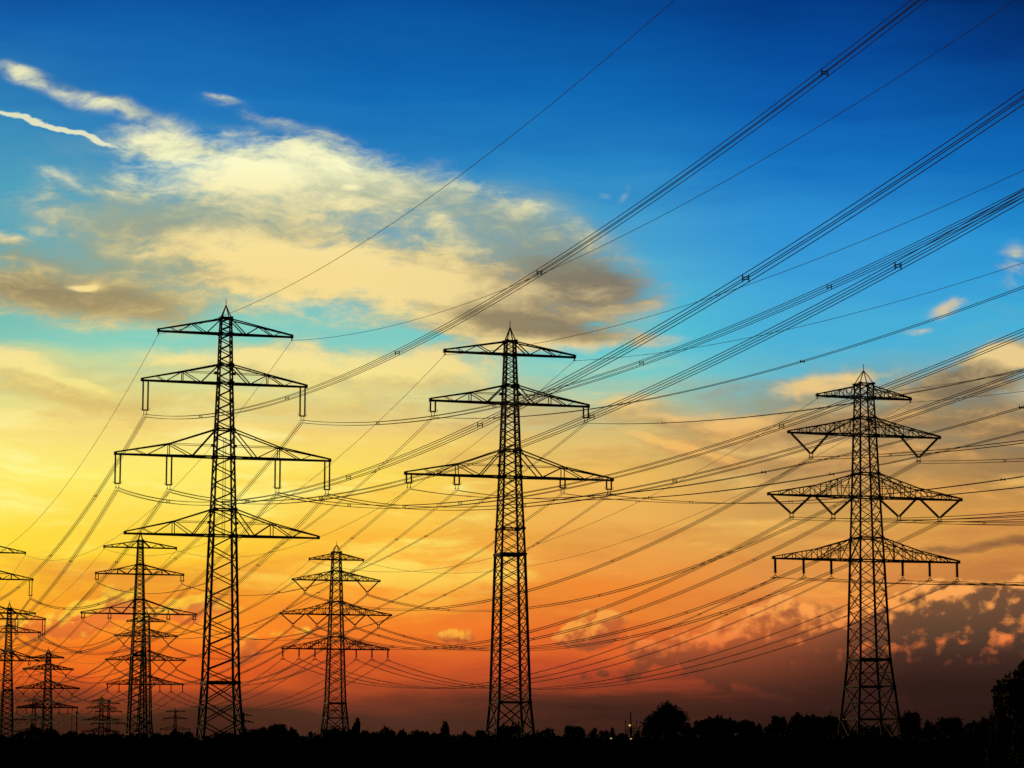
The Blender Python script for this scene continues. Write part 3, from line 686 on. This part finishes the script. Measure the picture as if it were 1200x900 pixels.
# ------------------------------------------------------------------ masses of scrub (nobody could count the bushes)
def thicket(name, label, x0, x1, Y, depth, top, amp, seed, leafr, nleaf, mt):
    random.seed(seed); m = MB(); nx = int((x1-x0)/1.6); ny = 6
    def hz(x, j): 
        base = top + amp*noise.noise(Vector((x*.11, seed, 0)))*1.6 + amp*.6*noise.noise(Vector((x*.5, seed, 3)))
        return base*math.sin(math.pi*(j+.35)/(ny+.7))**.5
    for i in range(nx+1):
        x = x0+(x1-x0)*i/nx
        for j in range(ny+1):
            z = hz(x, j) if 0 < j < ny else -.2
            m.v.append(Vector((x, Y-depth/2+depth*j/ny + noise.noise(Vector((x*.3, j, seed)))*.6, z-.35 if j not in (0, ny) else z)))
    for i in range(nx):
        for j in range(ny):
            k = i*(ny+1)+j; m.f.append((k, k+ny+1, k+ny+2, k+1))
    for i in range(nleaf):
        x = random.uniform(x0, x1); j = random.uniform(.3, ny-.3)
        z = hz(x, j) - abs(random.gauss(0, .5)) + .25*random.random(); m.leaf((x, Y-depth/2+depth*j/ny, max(.2, z)), leafr*random.uniform(.5, 1.2))
    for i in range(nleaf//3):
        x = random.uniform(x0, x1); m.leaf((x, Y-depth/2+random.uniform(-.4, .5), random.uniform(.2, hz(x, 1))), leafr*random.uniform(.5, 1.2))
    return tag(m.build(name, mt), label, 'scrub', kind='stuff')
thicket('scrub', 'black belt of scrub filling the bottom of the view below pylons', -110, 110, 330, 12, 6.0, .25, 3, .4, 26000, M_LEAF)
thicket('scrub', 'far low wood closing the skyline behind the pylons', -260, 260, 690, 20, 9.9, .7, 5, .8, 26000, M_LEAF2)

# ------------------------------------------------------------------ lamp mast, aerials, yard lamps, posts
def aerial(px, top, Y, label):
    x = (px-600)/3200*Y; h = 2+(903-top)/3200*Y; r = empty('aerial', (x, Y, 0))
    m = MB(); m.tube([(0, 0, 0), (0, 0, h*.6), (0, 0, h)], [.14, .11, .06], 6); m.build('pole', M_FIT, r)
    m = MB()
    for q in (.93, .96): m.bar((-.5, 0, h*q), (.5, 0, h*q), .07)
    m.build('dipole', M_FIT, r); tag(r, label, 'aerial', 'thin aerials above the treetops')
aerial(451.5, 850, 575, 'thin aerial beside the wide domed treetop')
aerial(600.5, 841, 575, 'thin aerial standing inside the legs of the central pylon')
aerial(971, 832, 555, 'thin aerial above the row left of right-hand pylon')
Y = 820; x = (738-600)/3200*Y; r = empty('lamp_mast', (x, Y, 0)); k = Y/3200
top = lambda y: 2+(903-y)*k
m = MB(); m.tube([(0, 0, 0), (0, 0, top(836))], [.45, .22], 8); m.tube([(0, 0, top(862)), (0, 0, top(852))], .5, 8); m.build('mast', M_FIT, r)
m = MB()
for d, t in ((-6, 845), (6.5, 845), (-3.4, 851), (3.6, 850), (9, 853)):
    m.tube([(d*k, 0, 0), (d*k, 0, top(t))], .14, 6)
for z in (top(858), top(855)): m.bar((-6*k, 0, z), (9*k, 0, z), .14)
m.build('side_pole', M_FIT, r)
m = MB(); m.ball((-1.2*k, -.8, top(851)), .3, .3, .3, 10, 7, 0); m.build('lamp', M_LAMP, r)
m = MB(); m.bar((-1.2*k, -.8, top(849.2)), (0, 0, top(849.2)), .15); m.build('bracket', M_FIT, r)
tag(r, 'small mast with side poles and yellow lamp left of big round tree', 'mast')
def yard_lamp(px, py, Y, label):
    x = (px-600)/3200*Y; z = 2+(903-py)/3200*Y; r = empty('yard_lamp', (x, Y, 0))
    m = MB(); m.tube([(0, 0, 0), (0, 0, z+.25)], [.08, .05], 6); m.bar((0, 0, z+.25), (0, -.5, z+.3), .06); m.build('post', M_FIT, r)
    m = MB(); m.box((0, -.55, z+.1), .2, .16, .1); m.build('lamp', M_LAMP, r)
    m = MB(); m.box((0, -.55, z+.2), .26, .24, .06); m.build('hood', M_FIT, r)
    tag(r, label, 'lamp', 'yard lamps in the dark scrub')
yard_lamp(715, 867, 318, 'small yellow lamp low in the dark, left of the two')
yard_lamp(738, 867.5, 318, 'small yellow lamp low in the dark below the lamp mast')
def post(px, top_, Y, wpx, label):
    x = (px-600)/3200*Y; h = 2+(903-top_)/3200*Y; r = empty('post', (x, Y, 0)); w2 = wpx/3200*Y/2
    m = MB(); m.tube([(0, 0, 0), (0, 0, h)], [w2, w2*.75], 8); m.build('shaft', M_FIT, r)
    m = MB(); m.tube([(0, 0, h-.3), (0, 0, h+.9)], [w2*1.6, w2*1.5], 8); m.build('cap', M_FIT, r)
    tag(r, label, 'mast', 'pair of posts right of the small pylon')
post(88, 833, 1300, 1.0, 'slim capped post just right of small V-insulator pylon')
post(93.5, 837, 1300, 2.2, 'thicker capped post right of the slim one')
